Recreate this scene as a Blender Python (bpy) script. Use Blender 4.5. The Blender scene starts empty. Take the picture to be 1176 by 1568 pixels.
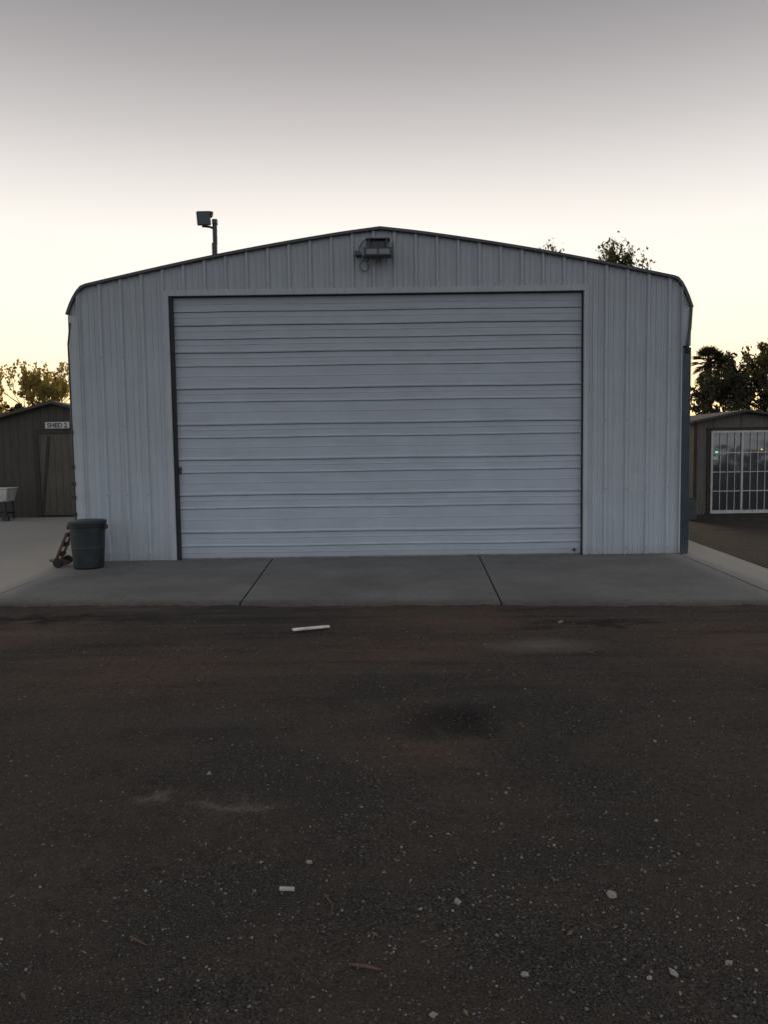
import bpy, math, random
from mathutils import Vector, Matrix, Euler
R=random.Random(7)
scene=bpy.context.scene
COL=scene.collection
D=11.7

# ---------------------------------------------------------------- materials
def new_mat(name):
    m=bpy.data.materials.new(name); m.use_nodes=True
    nt=m.node_tree; b=nt.nodes['Principled BSDF']
    return m,nt,b
def N(nt,t,**kw):
    n=nt.nodes.new(t)
    for k,v in kw.items():
        if k in n.inputs.keys(): n.inputs[k].default_value=v
        else: setattr(n,k,v)
    return n
def L(nt,a,b): nt.links.new(a,b)
def coords(nt,scale=(1,1,1),kind='Object'):
    tc=N(nt,'ShaderNodeTexCoord'); mp=N(nt,'ShaderNodeMapping')
    mp.inputs['Scale'].default_value=scale
    L(nt,tc.outputs[kind],mp.inputs['Vector']); return mp.outputs['Vector']
def noise(nt,vec,scale,detail=4,rough=.6):
    n=N(nt,'ShaderNodeTexNoise'); n.inputs['Scale'].default_value=scale
    n.inputs['Detail'].default_value=detail; n.inputs['Roughness'].default_value=rough
    L(nt,vec,n.inputs['Vector']); return n.outputs['Fac']
def mrange(nt,v,a,b,c=0.,d=1.):
    n=N(nt,'ShaderNodeMapRange'); n.clamp=True
    n.inputs['From Min'].default_value=a; n.inputs['From Max'].default_value=b
    n.inputs['To Min'].default_value=c; n.inputs['To Max'].default_value=d
    L(nt,v,n.inputs['Value']); return n.outputs['Result']
def mathn(nt,op,a,b=None):
    n=N(nt,'ShaderNodeMath',operation=op)
    for i,x in enumerate((a,b)):
        if x is None: continue
        if isinstance(x,(int,float)): n.inputs[i].default_value=x
        else: L(nt,x,n.inputs[i])
    return n.outputs[0]
def mixc(nt,f,a,b,blend='MIX'):
    n=N(nt,'ShaderNodeMix',data_type='RGBA',blend_type=blend)
    for s,x in ((n.inputs[0],f),(n.inputs[6],a),(n.inputs[7],b)):
        if isinstance(x,(int,float)): s.default_value=x
        elif isinstance(x,tuple): s.default_value=(*x,1) if len(x)==3 else x
        else: L(nt,x,s)
    return n.outputs[2]
def bump(nt,b,h,strength=.3,dist=.01):
    n=N(nt,'ShaderNodeBump'); n.inputs['Strength'].default_value=strength
    n.inputs['Distance'].default_value=dist
    L(nt,h,n.inputs['Height']); L(nt,n.outputs['Normal'],b.inputs['Normal'])

def simple(name,col,rough=.6,metal=0.,var=.15,nscale=6,bstr=.1):
    m,nt,b=new_mat(name); v=coords(nt)
    f=noise(nt,v,nscale,4)
    c2=tuple(min(1,c*(1+var*2)) for c in col); c1=tuple(c*(1-var*2) for c in col)
    L(nt,mixc(nt,mrange(nt,f,.3,.7),c1,c2),b.inputs['Base Color'])
    b.inputs['Roughness'].default_value=rough; b.inputs['Metallic'].default_value=metal
    bump(nt,b,noise(nt,v,nscale*8,2),bstr,.005)
    return m

def painted_steel(name,col,streak=(9,9,.5),rough=.5,dirt=(.16,.155,.15),amt=.25,top_shade=.5):
    m,nt,b=new_mat(name); v=coords(nt); vs=coords(nt,streak)
    f1=noise(nt,v,1.3,5,.65); f2=noise(nt,vs,2.0,5,.7); f3=noise(nt,v,45,3,.7)
    c=mixc(nt,mrange(nt,f1,.3,.75),tuple(x*.91 for x in col),tuple(min(1,x*1.07) for x in col))
    dm=mathn(nt,'MULTIPLY',mrange(nt,f2,.5,.8),amt)
    c=mixc(nt,dm,c,dirt)
    c=mixc(nt,mrange(nt,f3,.6,.8,0,.25),c,dirt)
    sp=N(nt,'ShaderNodeSeparateXYZ'); L(nt,v,sp.inputs[0])
    # splash dirt at the foot, brightness falloff painted darker toward the top
    zz=mathn(nt,'ADD',sp.outputs['Z'],mathn(nt,'MULTIPLY',f3,.12))
    c=mixc(nt,mrange(nt,zz,.05,.25,.3,0),c,(.2,.17,.14))
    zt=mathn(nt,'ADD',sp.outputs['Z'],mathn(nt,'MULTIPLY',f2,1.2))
    c=mixc(nt,mrange(nt,zt,1.2,5.0,0,top_shade),c,tuple(x*.34 for x in (.48,.49,.49)))
    L(nt,c,b.inputs['Base Color'])
    L(nt,mrange(nt,f1,.3,.7,rough-.07,rough+.12),b.inputs['Roughness'])
    h=mathn(nt,'ADD',mathn(nt,'MULTIPLY',noise(nt,v,3.5,2,.4),1.0),mathn(nt,'MULTIPLY',f3,.10))
    bump(nt,b,h,.5,.03)
    return m

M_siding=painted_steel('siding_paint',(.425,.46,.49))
M_door=painted_steel('door_paint',(.415,.455,.505),streak=(.5,.5,8),rough=.45,amt=.2,top_shade=.55)
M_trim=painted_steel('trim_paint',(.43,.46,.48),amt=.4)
M_fascia=simple('dark_fascia',(.045,.048,.05),.5)
M_rubber=simple('black_rubber',(.012,.012,.013),.7)
M_teal=painted_steel('teal_panel',(.016,.035,.048),rough=.4,dirt=(.03,.035,.035),top_shade=.0)
M_roof=simple('roof_metal',(.25,.26,.27),.45,.3)
M_black=simple('black_metal',(.018,.018,.02),.4,var=.1)
M_galv=simple('galvanised',(.2,.2,.21),.4,.7)
M_lens,nt,b=new_mat('lamp_lens'); b.inputs['Base Color'].default_value=(.12,.13,.14,1); b.inputs['Roughness'].default_value=.12
bump(nt,b,noise(nt,coords(nt),40,2),.2,.003)
M_can=simple('trash_can_plastic',(.014,.022,.025),.5,var=.25,nscale=8)
M_wood=simple('weathered_wood',(.11,.065,.045),.8,var=.25,nscale=12,bstr=.4)
M_white=simple('white_paint',(.5,.49,.46),.6,var=.1)
M_rust=simple('rusty_paint',(.10,.045,.035),.7,var=.25)
def board_mat(name,col,per=.2,horizontal=False):
    m,nt,b=new_mat(name); v=coords(nt)
    sp=N(nt,'ShaderNodeSeparateXYZ'); L(nt,v,sp.inputs[0])
    ax=sp.outputs['Z'] if horizontal else sp.outputs['X']
    w=mathn(nt,'PINGPONG',mathn(nt,'DIVIDE',ax,per),.5)
    g=mrange(nt,w,0,.06)
    f=noise(nt,coords(nt,(8,8,1)),3,5,.7)
    c=mixc(nt,mrange(nt,f,.3,.7),tuple(x*.7 for x in col),tuple(x*1.2 for x in col))
    c=mixc(nt,g,tuple(x*.45 for x in col),c)
    L(nt,c,b.inputs['Base Color']); b.inputs['Roughness'].default_value=.8
    bump(nt,b,g,.6,.01); return m
M_shedL=board_mat('shed_boards',(.06,.052,.04))
M_shedR=board_mat('shed_siding',(.12,.11,.092),.6,False)
M_shingle=simple('shingles',(.06,.055,.05),.9,nscale=20,bstr=.5)
M_shtrim=simple('shed_trim',(.035,.03,.025),.8)
M_glass,nt,b=new_mat('window_glass'); b.inputs['Base Color'].default_value=(.03,.035,.04,1)
b.inputs['Roughness'].default_value=.08; b.inputs['Specular IOR Level'].default_value=.9; b.inputs['IOR'].default_value=1.8
bump(nt,b,noise(nt,coords(nt),1.5,2),.3,.03)
M_green,nt,b=new_mat('green_glow'); b.inputs['Emission Color'].default_value=(.05,1,.35,1); b.inputs['Emission Strength'].default_value=.8
M_amber,nt,b=new_mat('amber_glow'); b.inputs['Emission Color'].default_value=(1,.6,.15,1); b.inputs['Emission Strength'].default_value=.8

def leaf_mat(name,c1,c2,trans=.35):
    m,nt,b=new_mat(name)
    a=N(nt,'ShaderNodeAttribute'); a.attribute_name='rnd'
    c=mixc(nt,a.outputs['Fac'],c1,c2)
    L(nt,c,b.inputs['Base Color']); b.inputs['Roughness'].default_value=.6
    t=N(nt,'ShaderNodeBsdfTranslucent'); L(nt,mixc(nt,1.0,c,(1.6,1.4,.5),'MULTIPLY'),t.inputs['Color'])
    mx=N(nt,'ShaderNodeMixShader'); mx.inputs[0].default_value=trans
    L(nt,b.outputs[0],mx.inputs[1]); L(nt,t.outputs[0],mx.inputs[2])
    L(nt,mx.outputs[0],nt.nodes['Material Output'].inputs['Surface']); return m
M_leaf=leaf_mat('foliage',(.03,.03,.012),(.11,.10,.03))
M_leafY=leaf_mat('foliage_autumn',(.14,.11,.035),(.35,.29,.10),.5)
M_leafD=leaf_mat('foliage_dark',(.015,.017,.008),(.045,.042,.016),.2)
M_bark=simple('bark',(.05,.038,.028),.9,nscale=10,bstr=.6)

# ---------------------------------------------------------------- mesh builder
class MB:
    def __init__(s): s.v=[];s.f=[];s.m=[];s.at=[]
    def add(s,vs,fs,mi=0,at=0.):
        o=len(s.v); s.v+= [tuple(p) for p in vs]
        for f in fs: s.f.append(tuple(i+o for i in f)); s.m.append(mi); s.at.append(at)
    def box(s,x0,x1,y0,y1,z0,z1,mi=0,rot=None,piv=None):
        vs=[Vector(p) for p in ((x0,y0,z0),(x1,y0,z0),(x1,y1,z0),(x0,y1,z0),(x0,y0,z1),(x1,y0,z1),(x1,y1,z1),(x0,y1,z1))]
        if rot is not None:
            c=Vector(piv) if piv else Vector(((x0+x1)/2,(y0+y1)/2,(z0+z1)/2)); e=Euler(rot).to_matrix()
            vs=[c+e@(p-c) for p in vs]
        s.add(vs,[(0,3,2,1),(4,5,6,7),(0,1,5,4),(1,2,6,5),(2,3,7,6),(3,0,4,7)],mi)
    def tube(s,pts,rad,n=8,mi=0,caps=True):
        pts=[Vector(p) for p in pts]
        o=[]
        for i,p in enumerate(pts):
            d=(pts[min(i+1,len(pts)-1)]-pts[max(i-1,0)]).normalized()
            ref=Vector((0,0,1)) if abs(d.z)<.9 else Vector((0,1,0))
            a=d.cross(ref).normalized(); b2=d.cross(a)
            r=rad[i] if isinstance(rad,(list,tuple)) else rad
            o+=[p+(a*math.cos(2*math.pi*k/n)+b2*math.sin(2*math.pi*k/n))*r for k in range(n)]
        fs=[]
        for i in range(len(pts)-1):
            for k in range(n):
                fs.append((i*n+k,i*n+(k+1)%n,(i+1)*n+(k+1)%n,(i+1)*n+k))
        if caps:
            fs.append(tuple(range(n))[::-1]); fs.append(tuple((len(pts)-1)*n+k for k in range(n)))
        s.add(o,fs,mi)
    def obj(s,name,mats,parent=None,bevel=0,smooth=False,attr=False):
        me=bpy.data.meshes.new(name); me.from_pydata(s.v,[],s.f)
        if not isinstance(mats,(list,tuple)): mats=[mats]
        for m in mats: me.materials.append(m)
        me.polygons.foreach_set('material_index',s.m)
        if smooth: me.polygons.foreach_set('use_smooth',[True]*len(s.f))
        if attr:
            a=me.attributes.new('rnd','FLOAT','FACE'); a.data.foreach_set('value',s.at)
        me.update(); o=bpy.data.objects.new(name,me); COL.objects.link(o)
        if parent: o.parent=parent
        if bevel:
            bm=o.modifiers.new('Bevel','BEVEL'); bm.width=bevel; bm.segments=2; bm.limit_method='ANGLE'
        return o
def empty(name):
    e=bpy.data.objects.new(name,None); COL.objects.link(e); return e

# ---------------------------------------------------------------- ground
m,nt,b=new_mat('asphalt_and_dirt'); v=coords(nt)
wob=N(nt,'ShaderNodeTexNoise'); wob.inputs['Scale'].default_value=3.2; wob.inputs['Detail'].default_value=4; wob.inputs['Roughness'].default_value=.7
L(nt,v,wob.inputs['Vector'])
def warped(amp):
    off=N(nt,'ShaderNodeVectorMath',operation='MULTIPLY_ADD'); L(nt,wob.outputs['Color'],off.inputs[0]); off.inputs[1].default_value=(amp*2,amp*2,0); off.inputs[2].default_value=(-amp,-amp,0)
    wv=N(nt,'ShaderNodeVectorMath',operation='ADD'); L(nt,v,wv.inputs[0]); L(nt,off.outputs[0],wv.inputs[1]); return wv.outputs[0]
W1=warped(.7); W2=warped(.3)
def blob(cx,cy,rx,ry,W=None):
    mp=N(nt,'ShaderNodeMapping'); mp.vector_type='POINT'
    mp.inputs['Location'].default_value=(-cx/rx,-cy/ry,0); mp.inputs['Scale'].default_value=(1/rx,1/ry,0)
    L(nt,W or W1,mp.inputs['Vector'])
    ln=N(nt,'ShaderNodeVectorMath',operation='LENGTH'); L(nt,mp.outputs[0],ln.inputs[0])
    return mrange(nt,ln.outputs['Value'],1.0,.1,0,1)
def addm(fs):
    r=fs[0]
    for f in fs[1:]: r=mathn(nt,'MAXIMUM',r,f)
    return r
fine=noise(nt,v,130,2,.75); mid=noise(nt,v,22,4,.75); big=noise(nt,v,.8,5,.7)
trk=noise(nt,coords(nt,(.35,2.6,1)),1.6,5,.65)
c=mixc(nt,mrange(nt,fine,.36,.66),(.012,.0105,.009),(.094,.082,.070))
c=mixc(nt,mrange(nt,big,.42,.62,0,.6),c,(.084,.064,.049))
c=mixc(nt,mrange(nt,mid,.52,.68,0,.5),c,(.017,.0145,.012))
red=addm([blob(-1.7,5.8,1.6,1.1),blob(.6,7.4,1.8,.9),blob(3.0,6.4,1.6,1.3),blob(.2,4.15,.5,.3,W2),blob(-3.4,7.0,1.6,.7),blob(.1,6.3,1.6,.8)])
c=mixc(nt,mathn(nt,'MULTIPLY',red,mrange(nt,mid,.3,.65,.85,.25)),c,(.135,.083,.058))
sp0=N(nt,'ShaderNodeSeparateXYZ'); L(nt,v,sp0.inputs[0])
near=mrange(nt,sp0.outputs['Y'],4.5,7.2,.15,.65)
c=mixc(nt,mathn(nt,'MULTIPLY',mrange(nt,trk,.52,.66,0,1),near),c,(.022,.018,.016))
c=mixc(nt,mathn(nt,'MULTIPLY',mrange(nt,trk,.44,.34,0,.6),near),c,(.13,.105,.085))
lite=addm([blob(-1.1,3.62,.15,.09,W2),blob(-.67,3.57,.24,.08,W2),blob(1.3,6.4,.55,.30,W2)])
c=mixc(nt,mathn(nt,'MULTIPLY',lite,mrange(nt,fine,.3,.6,.2,.7)),c,(.20,.175,.15))
dark=addm([blob(.42,4.6,.45,.36,W2),blob(-3.6,7.7,1.8,.3),blob(1.9,7.2,.8,.25)])
c=mixc(nt,mathn(nt,'MULTIPLY',dark,.8),c,(.010,.008,.0075))
vo=N(nt,'ShaderNodeTexVoronoi'); vo.inputs['Scale'].default_value=75; L(nt,v,vo.inputs['Vector'])
sc=N(nt,'ShaderNodeSeparateColor'); L(nt,vo.outputs['Color'],sc.inputs[0])
k=mathn(nt,'MULTIPLY',mathn(nt,'GREATER_THAN',sc.outputs[0],.76),mathn(nt,'LESS_THAN',vo.outputs['Distance'],.33))
c=mixc(nt,mathn(nt,'MULTIPLY',k,mrange(nt,sc.outputs[1],0,1,.1,.65)),c,(.18,.16,.14))
L(nt,c,b.inputs['Base Color']); b.inputs['Roughness'].default_value=.95; b.inputs['Specular IOR Level'].default_value=.12
h=mathn(nt,'ADD',mathn(nt,'MULTIPLY',fine,.5),mathn(nt,'MULTIPLY',mid,1.4))
h=mathn(nt,'SUBTRACT',h,mathn(nt,'MULTIPLY',vo.outputs['Distance'],.5))
bump(nt,b,h,1.0,.015)
M_ground=m
g=MB()
xs=[-400,-60,-20]+[i*.5 for i in range(-20,21)]+[20,60,400]
ys=[-300,-40,-5]+[i*.5 for i in range(0,31)]+[20,30,60,120,500]
vs=[(x,y,(0.012*math.sin(x*1.3+y*.7)*math.sin(y*1.1-x*.4) if (-9<x<9 and 0<y<7.5) else 0)) for y in ys for x in xs]
nx=len(xs); fs=[(j*nx+i,j*nx+i+1,(j+1)*nx+i+1,(j+1)*nx+i) for j in range(len(ys)-1) for i in range(nx-1)]
g.add(vs,fs); g.obj('ground',M_ground,smooth=True)

# concrete pad
m,nt,b=new_mat('concrete'); v=coords(nt)
f1=noise(nt,v,.9,5,.65); f2=noise(nt,v,70,3,.7); f3=noise(nt,v,7,4,.7)
c=mixc(nt,mrange(nt,f1,.3,.7),(.120,.115,.105),(.205,.196,.178))
c=mixc(nt,mrange(nt,f2,.4,.7,0,.6),c,(.078,.072,.065))
c=mixc(nt,mrange(nt,f3,.5,.75,0,.4),c,(.095,.082,.068))
sp=N(nt,'ShaderNodeSeparateXYZ'); L(nt,v,sp.inputs[0])
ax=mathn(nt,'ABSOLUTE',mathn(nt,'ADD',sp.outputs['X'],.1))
c=mixc(nt,mrange(nt,mathn(nt,'ADD',ax,mathn(nt,'MULTIPLY',f3,.3)),4.2,4.75,0,.65),c,(.36,.335,.295))  # sides painted lighter for the light falling past the building's shadow
edge=mathn(nt,'ADD',sp.outputs['Y'],mathn(nt,'ADD',mathn(nt,'MULTIPLY',sp.outputs['X'],.069),mathn(nt,'MULTIPLY',f3,.6)))
c=mixc(nt,mrange(nt,edge,8.42,8.75,.8,0),c,(.07,.052,.041))
L(nt,c,b.inputs['Base Color']); b.inputs['Roughness'].default_value=.85; b.inputs['Specular IOR Level'].default_value=.3
bump(nt,b,mathn(nt,'ADD',f2,f3),.4,.006)
M_conc=m
def front(x): return 8.15-.069*x
pad=empty('concrete_pad')
def slab(name,xl0,xl1,xr0,xr1,y1):
    s=MB(); n=max(2,int((xr0-xl0)/.06)); fr=[];bk=[];lo=[]
    for i in range(n+1):
        t=i/n; x=xl0+(xr0-xl0)*t; y=front(x)+R.uniform(-.035,.035)+.03*math.sin(x*2.1)+.02*math.sin(x*7.3)
        fr.append((x,y+.03,.020)); lo.append((x,y-.03,-.02)); bk.append((xl1+(xr1-xl1)*t,y1,.028))
    vs=fr+bk+lo; m_=n+1
    fs=[(i,i+1,m_+i+1,m_+i) for i in range(n)]+[(2*m_+i,2*m_+i+1,i+1,i) for i in range(n)]
    s.add(vs,fs); return s.obj(name,M_conc,pad)
gp=.008
slab('slab_centre',-1.53+gp,-1.68+gp,1.20-gp,1.42-gp,D+.4)
slab('slab_left',-4.43+gp,-4.47+gp,-1.53-gp,-1.68-gp,D+.4)
slab('slab_right',1.20+gp,1.42+gp,4.12-gp,4.36-gp,D+.4)
slab('slab_far_right',4.12+gp,4.57+gp,4.75,5.3,D+4)
slab('slab_far_left',-12,-12,-4.43-gp,-4.56-gp,D+8.5)

# gravel
gr=MB()
def stone(x,y,s,at,z0=0.):
    z=z0+s*.15; e=Euler((R.uniform(0,6),R.uniform(0,6),R.uniform(0,6))).to_matrix()
    ax=(s*R.uniform(.7,1.3),s*R.uniform(.6,1.1),s*R.uniform(.4,.8))
    vs=[]
    for d in ((1,0,0),(-1,0,0),(0,1,0),(0,-1,0),(0,0,1),(0,0,-1),(.6,.6,.5),(-.6,.5,.5),(.5,-.6,.5),(-.5,-.6,.5)):
        p=e@(Vector((d[0]*ax[0],d[1]*ax[1],d[2]*ax[2]))*R.uniform(.8,1.15)); p.z*=.7
        vs.append((x+p.x,y+p.y,z+p.z+(.012*math.sin(x*1.3+y*.7)*math.sin(y*1.1-x*.4) if z0==0 else 0)))
    gr.add(vs,[(0,6,8),(0,2,6),(2,7,6),(2,1,7),(1,9,7),(1,3,9),(3,8,9),(3,0,8),(4,8,6),(4,6,7),(4,7,9),(4,9,8),(2,0,5),(1,2,5),(3,1,5),(0,3,5)],0,at)
for i in range(21000):
    y=1.2+R.random()**1.5*7.0; x=R.uniform(-1,1)*(1.0+y*.55)
    if y>front(x): continue
    s=R.uniform(.002,.0055) if R.random()<.92 else R.uniform(.006,.010)
    at=R.random()**2.0*.6 if R.random()<.93 else R.uniform(.4,.8)
    stone(x,y,s,at)
for i in range(500):
    cx,cy=R.choice([(.9,2.5),(.4,2.9),(.75,2.2),(-.6,2.6),(1.1,3.2),(-.1,3.4),(.1,2.6),(-.35,3.8),(.8,3.1),(1.2,2.6)])
    stone(R.gauss(cx,.28),R.gauss(cy,.28),R.uniform(.003,.008),R.uniform(.3,.8))
for i in range(500):   # grit kicked up onto the apron edge
    x=R.uniform(-5,5); y=front(x)+abs(R.gauss(0,.25)); stone(x,y+.03,R.uniform(.003,.008),R.random()*.7,.022)
for (x,y,s) in ((.24,2.7,.02),(.41,2.3,.018),(.86,2.3,.02),(.8,2.73,.026),(-.31,3.0,.022),(1.15,3.3,.014),(1.6,7.2,.03),(.12,2.13,.016),(.78,2.28,.016),(1.05,2.35,.016),(-.9,3.9,.015),(.55,3.6,.015),(1.45,4.2,.018)):
    stone(x,y,s,.7)
m,nt,b=new_mat('gravel_stone'); a=N(nt,'ShaderNodeAttribute'); a.attribute_name='rnd'
L(nt,mixc(nt,a.outputs['Fac'],(.03,.026,.022),(.37,.335,.29)),b.inputs['Base Color']); b.inputs['Roughness'].default_value=.85
gr.obj('gravel',m,attr=True)

# wood lath on the ground
w=MB(); a=math.radians(20)
w.box(-.84,-.50,7.03,7.075,.014,.03,0,(0.03,0,a))
w.obj('wood_lath',simple('pale_wood',(.72,.68,.6),.7,nscale=20),bevel=.003)
t=MB(); t.box(-.40,-.345,2.775,2.79,.012,.022,0,(0,.1,.1)); t.obj('wood_chip',simple('chip_wood',(.5,.45,.38),.8),bevel=.002)
def twig(name,pts,r):
    t=MB(); t.tube(pts,r,6); t.obj(name,M_wood)
twig('twig',[(-.13,2.36,.01),(-.08,2.34,.018),(-.03,2.33,.012)],[.004,.006,.003])
twig('twig',[(-.86,2.52,.01),(-.82,2.48,.02),(-.79,2.47,.01)],[.003,.003,.002])
twig('twig',[(-.23,2.75,.01),(-.2,2.68,.014),(-.2,2.62,.012)],[.003,.003,.002])
lv=MB()
for i in range(320):
    y=1.6+R.random()*6.2; x=R.uniform(-1,1)*(1+y*.5); s=R.uniform(.006,.014)
    e=Euler((R.uniform(-.5,.5),R.uniform(-.5,.5),R.uniform(0,6))).to_matrix(); 
    lv.add([Vector((x,y,.014))+e@Vector(p)*s for p in ((-1.2,0,0),(0,-.6,.2),(1.2,0,0),(0,.6,.25))],[(0,1,2),(0,2,3)],0,R.random())
lv.obj('fallen_leaves',leaf_mat('dry_leaf',(.05,.03,.018),(.2,.14,.08),.1),attr=True)

# ---------------------------------------------------------------- building
B=empty('metal_garage_building')
XL,XR=-4.52,4.47
def roof(x):
    if x<-4.24: 
        t=(x-XL)/(-4.24-XL); return 3.68+.35*math.sin(max(0,t)*math.pi/2)**.9
    if x>4.22:
        t=(XR-x)/(XR-4.22); return 3.66+.37*math.sin(max(0,t)*math.pi/2)**.9
    w=4.24 if x<0 else 4.22
    t=abs(x)/w
    return 4.785-(4.785-4.03)*t+.05*math.sin(math.pi*t)-.012*max(0,1-t*8)
DX0,DX1,DZ=-3.06,2.92,3.85
def sid_profile():
    pts=[]; P=.305
    def add(x,d): pts.append((x,d))
    x0=-4.7
    while x0<XR+.3:
        add(x0-.003,.004);add(x0+.010,-.034);add(x0+.042,-.034);add(x0+.054,0)
        add(x0+.062,.003); add(x0+.07,0)
        for q in (.135,.215):
            add(x0+q,0);add(x0+q+.006,-.010);add(x0+q+.020,-.010);add(x0+q+.026,0)
        x0+=P
    return pts
prof=sid_profile()
def interp(x):
    for (a,da),(b_,db) in zip(prof,prof[1:]):
        if a<=x<=b_: return da+(db-da)*(x-a)/(b_-a) if b_>a else da
    return 0
s=MB()
def strip(x0,x1,z0f,z1f,y0=D):
    xs=[x0]+[p[0] for p in prof if x0+1e-4<p[0]<x1-1e-4]+[x1]
    n=len(xs); vs=[(x,y0+interp(x),z0f(x)) for x in xs]+[(x,y0+interp(x),z1f(x)) for x in xs]
    s.add(vs,[(i,i+1,n+i+1,n+i) for i in range(n-1)])
strip(XL+.1,DX0-.03,lambda x:.03,lambda x:roof(x)-.01)
strip(DX1+.03,XR-.1,lambda x:.03,lambda x:roof(x)-.01)
strip(DX0-.03,DX1+.03,lambda x:DZ+.05,lambda x:roof(x)-.01)
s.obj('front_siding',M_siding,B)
s=MB()
x0=-4.7+.026
while x0<XR-.15:
    if x0>XL+.15:
        zs=[.12,1.0,2.0,3.0] if (x0<DX0-.1 or x0>DX1+.1) else []
        zs=zs+[DZ+.16]
        for z in zs:
            if z<roof(x0)-.1: s.tube([(x0,D-.034,z),(x0,D-.040,z)],.009,6)
    x0+=.305
s.obj('siding_screws',M_galv,B)
s=MB()
BY=D+12
for X,sg in ((XL,-1),(XR,1)):
    n=120; vs=[]
    for i in range(n+1):
        y=D+.02+(BY-D)*i/n; o=.02*sg if i%3==0 else 0
        vs+= [(X-.02*sg+o,y,0),(X-.02*sg+o,y,3.66)]
    s.add(vs,[(2*i,2*i+2,2*i+3,2*i+1) for i in range(n)])
bx=[XL+.02]+[XL+.05*i for i in range(1,6)]+[-4+.25*i for i in range(33)]+[4.22,4.35,4.43]
n=len(bx); s.add([(x,BY,0) for x in bx]+[(x,BY,roof(x)-.02) for x in bx],[(i,i+1,n+i+1,n+i) for i in range(n-1)])
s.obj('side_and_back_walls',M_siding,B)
rx=[XL-.02,XL+.03,XL+.08,XL+.14,XL+.2,-4.24,-4.1]+[-3.9+.15*i for i in range(53)]+[4.1,4.22,4.28,4.34,4.39,4.44,XR+.02]
rx=sorted(set(round(x,4) for x in rx))
def rz(x): return roof(max(XL,min(XR,x)))
s=MB(); n=len(rx); y0,y1=D-.07,BY+.08
top=[(x,rz(x)+.02) for x in rx]; top[0]=(XL-.03,3.62); top[-1]=(XR+.03,3.60)
bot=[]
for i,(x,z) in enumerate(top):
    a=Vector(top[max(0,i-1)]); c2=Vector(top[min(n-1,i+1)]); d=(c2-a).normalized(); nn=Vector((d.y,-d.x))
    bot.append((x+nn.x*.038,z+nn.y*.038))
vs=[(x,y0,z) for x,z in top]+[(x,y1,z) for x,z in top]+[(x,y0,z) for x,z in bot]+[(x,y1,z) for x,z in bot]
for i in range(n-1):
    s.add([vs[i],vs[i+1],vs[n+i+1],vs[n+i]],[(0,1,2,3)],0)
    s.add([vs[i],vs[i+1],vs[2*n+i+1],vs[2*n+i]],[(3,2,1,0)],1)
    s.add([vs[n+i],vs[n+i+1],vs[3*n+i+1],vs[3*n+i]],[(0,1,2,3)],1)
    s.add([vs[2*n+i],vs[2*n+i+1],vs[3*n+i+1],vs[3*n+i]],[(3,2,1,0)],1)
s.obj('roof',[M_roof,M_fascia],B)
s=MB()
s.box(XL-.004,XL+.13,D-.044,D+.03,.03,3.60,0); s.box(XR-.115,XR+.006,D-.044,D+.03,3.05,3.60,0)
s.box(XL+.125,XL+.145,D-.054,D,.03,3.93,0); s.box(XR-.135,XR-.115,D-.054,D,.03,3.93,0)
s.obj('corner_trim',M_trim,B,bevel=.006)
s=MB()
for a,b_ in ((XL+.004,XL+.125),(XR-.115,XR-.004)):
    xs=[a+(b_-a)*i/6 for i in range(7)]
    s.add([(x,D-.012,3.6) for x in xs]+[(x,D-.012,roof(x)-.01) for x in xs],[(i,i+1,8+i,7+i) for i in range(6)])
s.obj('corner_gusset',M_trim,B)
s=MB(); s.box(XR-.113,XR+.012,D-.05,D+.05,.03,3.03,0); s.obj('downspout_panel',M_teal,B,bevel=.01)
s=MB(); s.tube([(XR-.0,D-.06,3.62),(XR-.02,D-.07,3.3),(XR-.05,D-.07,3.1),(XR-.05,D-.07,2.95)],.022,8); s.obj('downspout',M_fascia,B,smooth=True)
s=MB(); s.tube([(XL-.01,D-.04,.4),(XL-.012,D-.05,3.2),(XL+.03,D-.05,3.5)],.012,6)
for z in (.7,.95,1.15,1.4,1.9): s.box(XL-.045,XL+.01,D-.06,D-.02,z,z+.06)
s.obj('conduit',M_black,B)
s=MB()
s.box(DX0-.075,DX0-.008,D-.045,D+.02,.03,DZ+.09,0)
s.box(DX1+.006,DX1+.075,D-.045,D+.02,.03,DZ+.09,0)
s.box(DX0-.008,DX1+.006,D-.045,D+.02,DZ+.008,DZ+.09,0)
s.obj('door_trim',M_trim,B,bevel=.005)
s=MB()
s.box(DX0-.008,DX0+.045,D-.02,D+.10,.028,DZ+.006,0)
s.box(DX1-.006,DX1+.006,D-.02,D+.10,.028,DZ+.006,0)
s.box(DX0+.045,DX1-.006,D-.0,D+.10,DZ-.002,DZ+.006,0)
s.obj('door_jamb_seal',M_rubber,B,bevel=.002)
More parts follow.
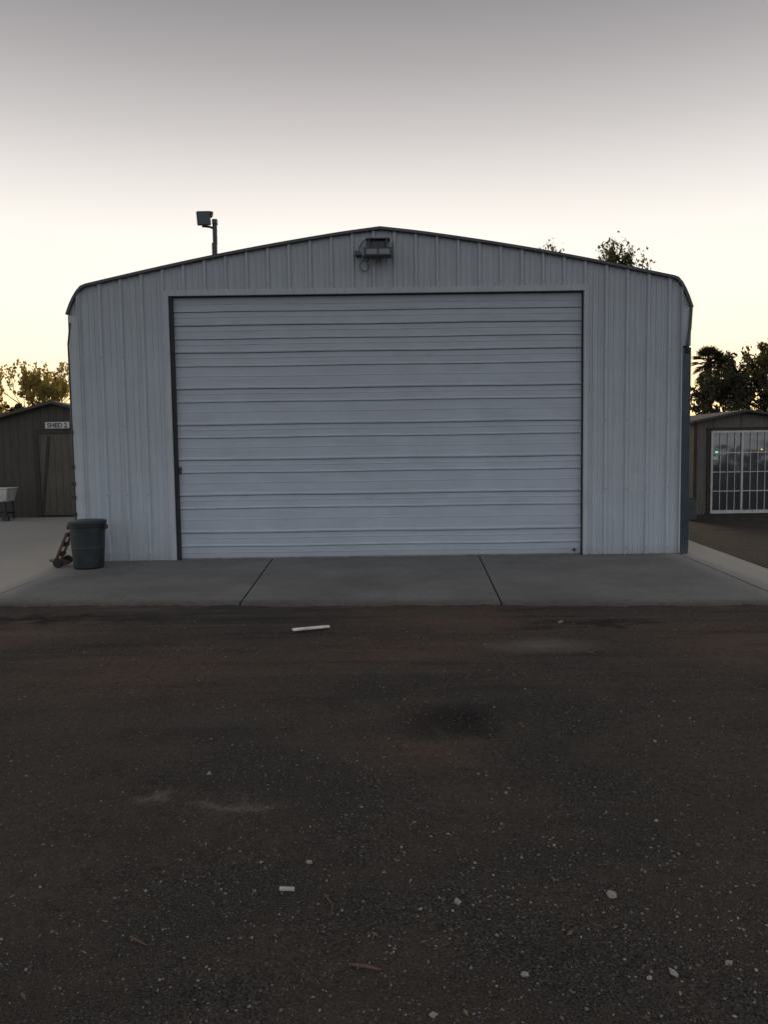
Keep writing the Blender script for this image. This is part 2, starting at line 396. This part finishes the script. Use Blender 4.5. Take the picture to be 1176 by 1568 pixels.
# door
strong=[.445,1.0,1.52,2.035,2.555,3.08,3.47]; weak=[.235,.80,1.325,1.84,2.36,2.875,3.27,3.66]
faint=[.125,.34,.62,.90,1.16,1.42,1.68,1.94,2.2,2.46,2.715,2.98,3.175,3.37,3.565,3.75]
pf=[(0.03,0)]
for z,k in sorted([(z,2) for z in strong]+[(z,1) for z in weak]+[(z,0) for z in faint]):
    if k==2: pf+=[(z-.036,0),(z-.033,.016),(z-.023,.016),(z-.021,-.017),(z-.004,-.019),(z+.018,0)]
    elif k==1: pf+=[(z-.028,0),(z-.025,.010),(z-.019,.010),(z-.016,-.015),(z-.003,-.015),(z+.014,0)]
    else: pf+=[(z-.010,0),(z-.004,-.004),(z+.004,-.004),(z+.012,0)]
pf.append((DZ,0))
s=MB(); XN=60; yd=D+.05
vs=[]
for z,d in pf:
    for i in range(XN+1):
        x=DX0+.035+(DX1-.003-DX0-.035)*i/XN
        vs.append((x,yd+d+.003*math.sin(i*.6+z*3)+R.uniform(-.0010,.0010),z+.003*math.sin(i*.21+z*5)+R.uniform(-.0010,.0010)))
s.add(vs,[(j*(XN+1)+i,j*(XN+1)+i+1,(j+1)*(XN+1)+i+1,(j+1)*(XN+1)+i) for j in range(len(pf)-1) for i in range(XN)])
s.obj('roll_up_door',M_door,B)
s=MB(); s.box(DX0+.047,DX1-.009,yd-.03,yd+.02,.024,.05); s.obj('door_bottom_seal',M_galv,B,bevel=.004)
s=MB(); s.box(DX1-.13,DX1-.085,yd-.04,yd-.01,.09,.11); s.tube([(DX1-.105,yd-.04,.075),(DX1-.105,yd-.04,.13)],.008)
s.box(DX0+.06,DX0+.085,yd-.045,yd,1.3,1.40)
s.obj('door_latch',M_black,B,bevel=.003)

F=empty('wall_flood_light')
s=MB(); x0,x1=-.235,.165
s.box(x0,x1,D-.30,D-.14,4.32,4.445); s.obj('housing',M_black,F,bevel=.012)
s=MB(); s.box(x0+.035,-.045,D-.306,D-.298,4.345,4.42); s.box(-.02,x1-.035,D-.306,D-.298,4.345,4.42); s.obj('lens',M_lens,F,bevel=.004)
s=MB(); s.box(-.16,.10,D-.14,D-.02,4.44,4.58); s.box(-.2,.14,D-.2,D-.03,4.58,4.60); s.box(-.17,-.15,D-.2,D-.02,4.42,4.58); s.box(.08,.1,D-.2,D-.02,4.42,4.58)
s.box(-.12,-.04,D-.16,D-.13,4.47,4.55); s.box(-.02,.06,D-.16,D-.13,4.47,4.55)
s.obj('bracket',M_black,F,bevel=.004)
s=MB()
s.tube([(-.17,D-.05,4.64),(-.25,D-.06,4.58),(-.30,D-.06,4.5),(-.31,D-.06,4.42)],.007,6)
lp=[(-.235+.065*math.cos(t),D-.06,4.24+.075*math.sin(t)) for t in [math.pi*.35+i*math.pi*1.75/14 for i in range(15)]]
s.tube([(-.31,D-.06,4.42),(-.26,D-.06,4.38)]+lp,.006,6)
s.tube([(-.2,D-.06,4.29),(-.16,D-.1,4.34)],.007,6)
s.obj('cable',M_black,F)
s=MB(); s.box(-.36,-.27,D-.12,D-.02,4.38,4.42); s.tube([(-.36,D-.08,4.44),(-.30,D-.09,4.40)],[.02,.03],8); s.obj('motion_sensor',M_fascia,F,bevel=.005)

P=empty('roof_flood_light')
s=MB(); px,py=-2.475,D+.45
s.tube([(px,py,4.25),(px,py,4.72)],.042,10); s.tube([(px+.01,py,4.70),(px+.012,py,5.04)],.036,10)
s.box(px-.02,px+.055,py-.05,py+.03,4.99,5.06); s.tube([(px-.0,py-.02,4.93),(px-.06,py-.03,4.95),(px-.17,py-.04,4.96)],.018,8)
s.obj('pole',M_black,P,bevel=.004)
s=MB(); s.box(px-.24,px-.045,py-.12,py+.03,4.97,5.17,0,(.25,-.08,.25)); s.box(px-.20,px-.10,py+.0,py+.07,5.0,5.12,0,(.25,-.08,.25))
s.box(px-.07,px+.0,py-.09,py+.01,5.08,5.17,0,(.2,.1,.1))
s.obj('lamp_head',M_fascia,P,bevel=.012)
s=MB(); s.box(px-.225,px-.06,py-.126,py-.112,4.99,5.15,0,(.25,-.08,.25),(px-.1425,py-.045,5.07)); s.obj('lamp_lens',M_lens,P)

# ---------------------------------------------------------------- trash can
T=empty('trash_can')
def lathe(pr,n=32,cx=0,cy=0):
    vs=[(cx+r*math.cos(2*math.pi*k/n),cy+r*math.sin(2*math.pi*k/n),z) for r,z in pr for k in range(n)]
    fs=[(j*n+k,j*n+(k+1)%n,(j+1)*n+(k+1)%n,(j+1)*n+k) for j in range(len(pr)-1) for k in range(n)]
    return vs,fs
cx,cy=-4.14,11.05
s=MB(); v_,f_=lathe([(0,.03),(.195,.03),(.205,.05),(.22,.3),(.226,.31),(.224,.33),(.236,.60),(.246,.61),(.25,.65),(.238,.655),(.233,.60),(.2,.08),(0,.07)],32,cx,cy)
s.add(v_,f_); s.obj('body',M_can,T,smooth=False)
s=MB(); v_,f_=lathe([(.248,.645),(.258,.65),(.258,.685),(.248,.695),(.20,.70),(.0,.70)],32,cx,cy); s.add(v_,f_)
s.box(cx-.272,cx-.235,cy-.05,cy+.05,.57,.63); s.box(cx+.235,cx+.272,cy-.05,cy+.05,.57,.63); s.obj('lid_and_handles',M_can,T,bevel=.006)

# hand truck beside the wall
H=empty('hand_truck')
s=MB(); hx,hy=-4.57,11.42
for o in (0,.2):
    s.box(hx-.015,hx+.02,hy-.27+o,hy-.24+o,.08,.52,0,(0,.42,0),(hx,hy,.30))
for t in (.3,.62,.95): s.box(hx-.09+.18*t-.015,hx-.09+.18*t+.02,hy-.25,hy-.03,.08+.42*t-.03,.08+.42*t+.03)
s.obj('frame',M_wood,H,bevel=.004)
s=MB(); s.box(hx-.16,hx+.04,hy-.3,hy-.0,.08,.105,0,(0,.35,0)); s.obj('plate',M_rust,H,bevel=.004)
s=MB(); s.tube([(hx-.02,hy-.36,.095),(hx-.02,hy-.31,.095)],.066,20); s.tube([(hx-.02,hy+.0,.095),(hx-.02,hy+.05,.095)],.066,20); s.obj('wheels',M_rubber,H,bevel=.01)

# ---------------------------------------------------------------- left shed
S=empty('wooden_shed')
y=20.6; xa,xb,pk=-11.4,-5.6,-8.45
def gable(s,xa,xb,pk,ze,zp,y,dep):
    vs=[(xa,y,0),(xb,y,0),(xb,y,ze),(pk,y,zp),(xa,y,ze)]
    vs+=[(a,y+dep,c_) for a,_,c_ in vs]
    s.add(vs,[(0,1,2,3,4),(9,8,7,6,5),(0,5,6,1),(1,6,7,2),(4,9,5,0)])
s=MB(); gable(s,xa,xb,pk,2.15,2.92,y,4); s.obj('walls',M_shedL,S)
def gable_roof(xa,xb,pk,ze,zp,y,dep,oh,name,par,t=.07):
    s=MB()
    for x in (xa,xb):
        sg=-1 if x<pk else 1; sl=(zp-ze)/abs(x-pk); xe=x+oh*sg; zz=ze-sl*oh
        vs=[(pk,y-.2,zp),(xe,y-.2,zz),(xe,y+dep+.2,zz),(pk,y+dep+.2,zp)]
        vs=vs+[(a,b_,c_+t) for a,b_,c_ in vs]
        s.add(vs,[(0,1,2,3),(7,6,5,4),(0,4,5,1),(1,5,6,2),(2,6,7,3)])
    s.obj(name,M_shingle,par)
gable_roof(xa,xb,pk,2.15,2.92,y,4,.2,'roof',S)
s=MB(); s.box(-8.86,-7.95,y-.04,y-.003,.06,2.15); s.obj('door',board_mat('shed_door_boards',(.095,.08,.062),.18),S)
s=MB(); s.box(-8.98,-8.86,y-.06,y-.003,.02,2.27); s.box(-7.95,-7.83,y-.06,y-.003,.02,2.27); s.box(-8.86,-7.95,y-.06,y-.003,2.15,2.27)
s.box(-8.76,-8.68,y-.055,y-.04,.1,2.1,0,(0,.12,0)); s.obj('door_frame',M_shtrim,S,bevel=.006)
s=MB(); s.box(-8.66,-8.04,y-.085,y-.063,2.285,2.45); s.obj('sign_board',M_white,S)
tx=bpy.data.curves.new('sign_text','FONT'); tx.body='SHED 2'; tx.size=.16; tx.extrude=.002; tx.align_x='CENTER'; tx.offset=.004
to=bpy.data.objects.new('sign_lettering',tx); COL.objects.link(to); to.parent=S; to.location=(-8.35,y-.089,2.312); to.rotation_euler=(math.pi/2,0,0)
tx.materials.append(M_black)

C=empty('utility_cart')
s=MB(); cx,cy=-9.42,19.4
def frust(s,cx,cy,z0,z1,a0,b0,a1,b1):
    s.add([(cx-a0,cy-b0,z0),(cx+a0,cy-b0,z0),(cx+a0,cy+b0,z0),(cx-a0,cy+b0,z0),(cx-a1,cy-b1,z1),(cx+a1,cy-b1,z1),(cx+a1,cy+b1,z1),(cx-a1,cy+b1,z1)],[(0,3,2,1),(0,1,5,4),(1,2,6,5),(2,3,7,6),(3,0,4,7),(4,5,6,7)])
frust(s,cx,cy,.50,.80,.30,.22,.36,.28); s.box(cx-.38,cx+.38,cy-.3,cy+.3,.80,.83); s.obj('tub',M_white,C,bevel=.02)
s=MB()
for a in (-.27,.27):
    for b_ in (-.2,.2): s.tube([(cx+a,cy+b_,.06),(cx+a*.95,cy+b_,.52)],.03,6)
    s.tube([(cx+a,cy-.23,.08),(cx+a,cy-.17,.08)],.08,12)
s.box(cx-.27,cx+.27,cy-.2,cy+.2,.2,.23); s.obj('legs_and_wheels',M_black,C)

# ---------------------------------------------------------------- right shed
S2=empty('garden_shed')
y=17.4; xa,xb,pk=6.78,9.2,7.85
s=MB(); gable(s,xa,xb,pk,2.12,2.33,y,3.5); s.obj('walls',M_shedR,S2)
gable_roof(xa,xb,pk,2.12,2.33,y,3.5,.1,'roof',S2,.05)
s=MB(); s.box(xa-.01,xa+.06,y-.03,y-.002,.0,2.1); s.box(7.06,7.14,y-.03,y-.002,.1,2.0); s.box(7.14,8.95,y-.03,y-.002,1.93,2.0); s.box(xa-.1,xb,y-.02,y-.002,0.02,.11); s.obj('corner_boards',M_shtrim,S2,bevel=.004)
s=MB(); s.box(7.14,8.85,y-.012,y-.003,.17,1.93); s.obj('window_glass',M_glass,S2)
s=MB()
s.box(7.14,8.85,y-.05,y-.013,.13,.20); s.box(7.14,8.85,y-.05,y-.013,1.885,1.93)
for x in (7.14,7.80,8.46): s.box(x,x+.04,y-.05,y-.013,.20,1.885)
for k in range(1,4):
    z=.2+k*1.67/4
    s.box(7.18,8.85,y-.04,y-.014,z-.009,z+.009)
for x in (7.34,7.50,7.66,8.0,8.16,8.32,8.66): s.box(x,x+.012,y-.036,y-.0142,.20,1.885)
s.obj('window_frame',M_white,S2)
s=MB(); s.box(7.23,7.28,y-.06,y-.045,1.45,1.485); s.obj('green_spot',M_green,S2)  # small glowing box drawing the green light spot in the window
s=MB(); s.box(8.22,8.25,y-.06,y-.045,1.5,1.53); s.obj('amber_spot',M_amber,S2)  # small glowing box drawing the warm light spot in the window
s=MB(); s.box(7.18,7.28,y-.06,y-.045,1.30,1.38); s.obj('notice',M_white,S2)
s=MB(); s.box(6.6,6.78,y-.2,y+.1,0,.45); s.box(6.62,6.76,y-.18,y+.08,.45,.5); s.obj('utility_box',M_fascia,S2,bevel=.02)

# ---------------------------------------------------------------- trees
def tree(name,loc,height,spread=1.,leaves=22,lsize=.09,mat=M_leaf,seed=1,depth=4,up=.35,crown=.3,width=1.):
    rr=random.Random(seed); E=empty(name); tb=MB(); tips=[]
    def br(p,d,ln,r,k):
        pts=[p];q=p.copy();dd=d.copy()
        for i in range(3):
            dd=(dd+Vector((rr.gauss(0,.12),rr.gauss(0,.12),rr.gauss(0,.06)+up*.15))).normalized(); q=q+dd*ln/3; pts.append(q.copy())
        tb.tube(pts,[r,r*.85,r*.7,r*.55],6 if k<3 else 4,0,False)
        if k>=depth: tips.append((pts,ln)); return
        if k>=depth-1: tips.append((pts,ln))
        for c_ in range(3 if k else 4):
            a=rr.uniform(0,6.28); el=rr.uniform(.5,.95)*spread
            o=dd.orthogonal().normalized(); o=Matrix.Rotation(a,3,dd)@o
            nd=(dd*math.cos(el)+o*math.sin(el)); nd.z+=up*.4; nd.normalize()
            st=pts[3] if c_<2 else pts[2]
            br(st,nd,ln*rr.uniform(.62,.85),r*.55,k+1)
    br(Vector((0,0,0)),Vector((0,0,1)),height*crown,height*.022,0)
    zm=max(v[2] for v in tb.v); hi=[v for v in tb.v if v[2]>zm*.85]
    k=height/zm; kw=k*width
    sx=sum(v[0] for v in hi)/len(hi); sy=sum(v[1] for v in hi)/len(hi)
    def T_(a,b_,c_):
        t=min(1,max(0,c_/zm)); return (a-sx*t)*kw+loc[0],(b_-sy*t)*kw+loc[1],c_*k
    tb.v=[T_(*q) for q in tb.v]
    lb=MB()
    for pts,ln in tips:
        sh=rr.random(); nl=int(leaves*rr.uniform(.3,1.5))
        for i in range(nl):
            p=pts[rr.randint(1,3)]; p=(p+Vector((rr.gauss(0,.15),rr.gauss(0,.15),rr.gauss(0,.13)))*ln*.9)
            p=Vector(T_(*p))
            e=Euler((rr.uniform(0,6),rr.uniform(0,6),rr.uniform(0,6))).to_matrix(); s_=lsize*rr.uniform(.6,1.4)
            lb.add([p+e@Vector(q)*s_ for q in ((-.9,0,0),(0,-.45,.1),(.9,0,0),(0,.45,.1))],[(0,1,2,3)],0,min(1,max(0,sh*.6+rr.random()*.4)))
    tb.obj('trunk_and_branches',M_bark,E,smooth=True); lb.obj('crown',mat,E,attr=True)
    return E
tree('broadleaf_tree',(17.3,34,0),6.5,.7,26,.085,M_leaf,3,5,.5,.22,.9)
tree('broadleaf_tree',(16.3,38,0),5.1,1.0,44,.10,M_leafD,5)
tree('broadleaf_tree',(18.9,35,0),6.7,.7,24,.085,M_leaf,8,5,.5,.22,.9)
tree('broadleaf_tree',(18.6,42,0),6.6,1.0,48,.11,M_leafD,11)
tree('broadleaf_tree',(21.0,41,0),7.0,1.0,44,.11,M_leafD,15)
tree('autumn_tree',(-12.7,30,0),5.2,.8,13,.075,M_leafY,4,5,.4,.25,.75)
tree('autumn_tree',(-13.9,31,0),3.7,1.1,36,.09,M_leafY,9)
tree('autumn_tree',(-16.0,33,0),4.1,1.1,40,.10,M_leafD,13)
tree('sparse_tree',(8.05,28,0),8.65,.5,17,.075,M_leaf,21,5,.6,.26,.85)
tree('sparse_tree',(5.9,28.5,0),8.80,.5,14,.075,M_leaf,22,5,.6,.26,.7)
tree('sparse_tree',(-6.85,28,0),7.95,.5,12,.08,M_leafY,24,4,.6,.3,.5)

PT=empty('fan_palm_tree'); s=MB(); pc=Vector((15.85,39,5.65))
s.tube([(15.6,39,0),(15.65,39,2),tuple(pc)],[.2,.17,.17],10); s.obj('trunk',M_bark,PT)
s=MB(); rr=random.Random(5)
for i in range(80):
    az=rr.uniform(0,6.28); el=rr.uniform(-1.35,1.3); d=Vector((math.cos(az)*math.cos(el),math.sin(az)*math.cos(el),math.sin(el)))
    dn=.5 if el<-.6 else 0
    o=pc-Vector((0,0,dn*rr.random()*2)); tip=o+d*.4; s.tube([o,tip],[.02,.012],4)
    side=d.cross(Vector((0,0,1))).normalized(); upv=side.cross(d)
    for k in range(11):
        a=(k-5)/5*1.15; dd=d*math.cos(a)+side*math.sin(a)+Vector((0,0,-.15)); e=tip+dd*.58*rr.uniform(.8,1.1); w_=side*math.cos(a)*.03-d*math.sin(a)*.03
        mid_=tip+dd*.3+upv*.02
        s.add([tip,mid_-w_,e,mid_+w_],[(0,1,2,3)],0,rr.random())
s.obj('fronds',M_leafD,PT,attr=True)

s=MB(); rr=random.Random(3)
for i in range(14000):
    x=rr.uniform(-110,110); hh=2.6+1.1*math.sin(x*.21)+.8*math.sin(x*.63+1)+.4*math.sin(x*1.9)
    z=rr.random()**.8*max(1.2,hh); yv=66+rr.uniform(-2,2)+abs(x)*-.15
    e=Euler((rr.uniform(0,6),rr.uniform(0,6),rr.uniform(0,6))).to_matrix(); s_=rr.uniform(.15,.5)
    s.add([Vector((x,yv,z))+e@Vector(q)*s_ for q in ((-1,0,0),(0,-.7,.1),(1,0,0),(0,.7,.1))],[(0,1,2,3)],0,rr.random())
s.obj('distant_treeline',M_leafD,attr=True)

# ---------------------------------------------------------------- sky
w=bpy.data.worlds.new('World'); scene.world=w; w.use_nodes=True; nt=w.node_tree
bg=nt.nodes['Background']
tc=N(nt,'ShaderNodeTexCoord'); sp=N(nt,'ShaderNodeSeparateXYZ'); L(nt,tc.outputs['Generated'],sp.inputs[0])
def ramp(fac,stops):
    r=N(nt,'ShaderNodeValToRGB'); L(nt,fac,r.inputs[0]); cr=r.color_ramp; cr.interpolation='LINEAR'
    while len(cr.elements)<len(stops): cr.elements.new(.5)
    for e,(p,c_) in zip(cr.elements,stops): e.position=p; e.color=(*[x/1.6 for x in c_],1)
    return r.outputs['Color']
fr=ramp(sp.outputs['Z'],[(0,(1.6,1.04,.40)),(.06,(1.5,1.08,.56)),(.12,(1.25,1.06,.77)),(.18,(1.08,1.0,.86)),(.25,(.98,.93,.86)),(.30,(.82,.775,.74)),(.36,(.59,.56,.55)),(.42,(.41,.388,.392)),(.48,(.28,.267,.28)),(.7,(.25,.25,.275)),(1,(.25,.26,.29))])
bk=ramp(sp.outputs['Z'],[(0,(.66,.68,.72)),(.2,(.74,.77,.82)),(.5,(.6,.64,.72)),(.8,(.35,.37,.42)),(1,(.25,.26,.29))])
f=mrange(nt,sp.outputs['Y'],-.35,.45,1,0)
c=mixc(nt,f,fr,bk)
c=mixc(nt,1.0,c,(1.6,1.6,1.6),'MULTIPLY')
sky=N(nt,'ShaderNodeTexSky'); sky.sky_type='NISHITA'; sky.sun_disc=False
sky.sun_elevation=math.radians(3); sky.sun_rotation=math.radians(-2)
hs=N(nt,'ShaderNodeHueSaturation'); hs.inputs['Saturation'].default_value=.45; hs.inputs['Value'].default_value=.10; L(nt,sky.outputs[0],hs.inputs['Color'])
c=mixc(nt,.12,c,hs.outputs[0],'ADD')
L(nt,c,bg.inputs['Color']); bg.inputs['Strength'].default_value=1.0

sun=bpy.data.lights.new('sun','SUN'); sun.energy=2.6; sun.angle=math.radians(18); sun.color=(1,.80,.55)
so=bpy.data.objects.new('sun',sun); COL.objects.link(so)
az=math.radians(-2); el=math.radians(7)
dv=Vector((math.sin(az)*math.cos(el),math.cos(az)*math.cos(el),math.sin(el)))
so.rotation_euler=dv.to_track_quat('Z','Y').to_euler()

# ---------------------------------------------------------------- camera
cam=bpy.data.cameras.new('camera'); co=bpy.data.objects.new('camera',cam); COL.objects.link(co)
cam.sensor_fit='VERTICAL'; cam.sensor_height=36; cam.sensor_width=27; cam.lens=28.0; cam.clip_end=2000
co.matrix_world=Matrix.Translation((0,0,1.6))@Matrix.Rotation(math.radians(85.6),4,'X')@Matrix.Rotation(math.radians(-.8),4,'Z')
scene.camera=co
scene.view_settings.view_transform='Standard'; scene.view_settings.look='None'; scene.view_settings.exposure=0
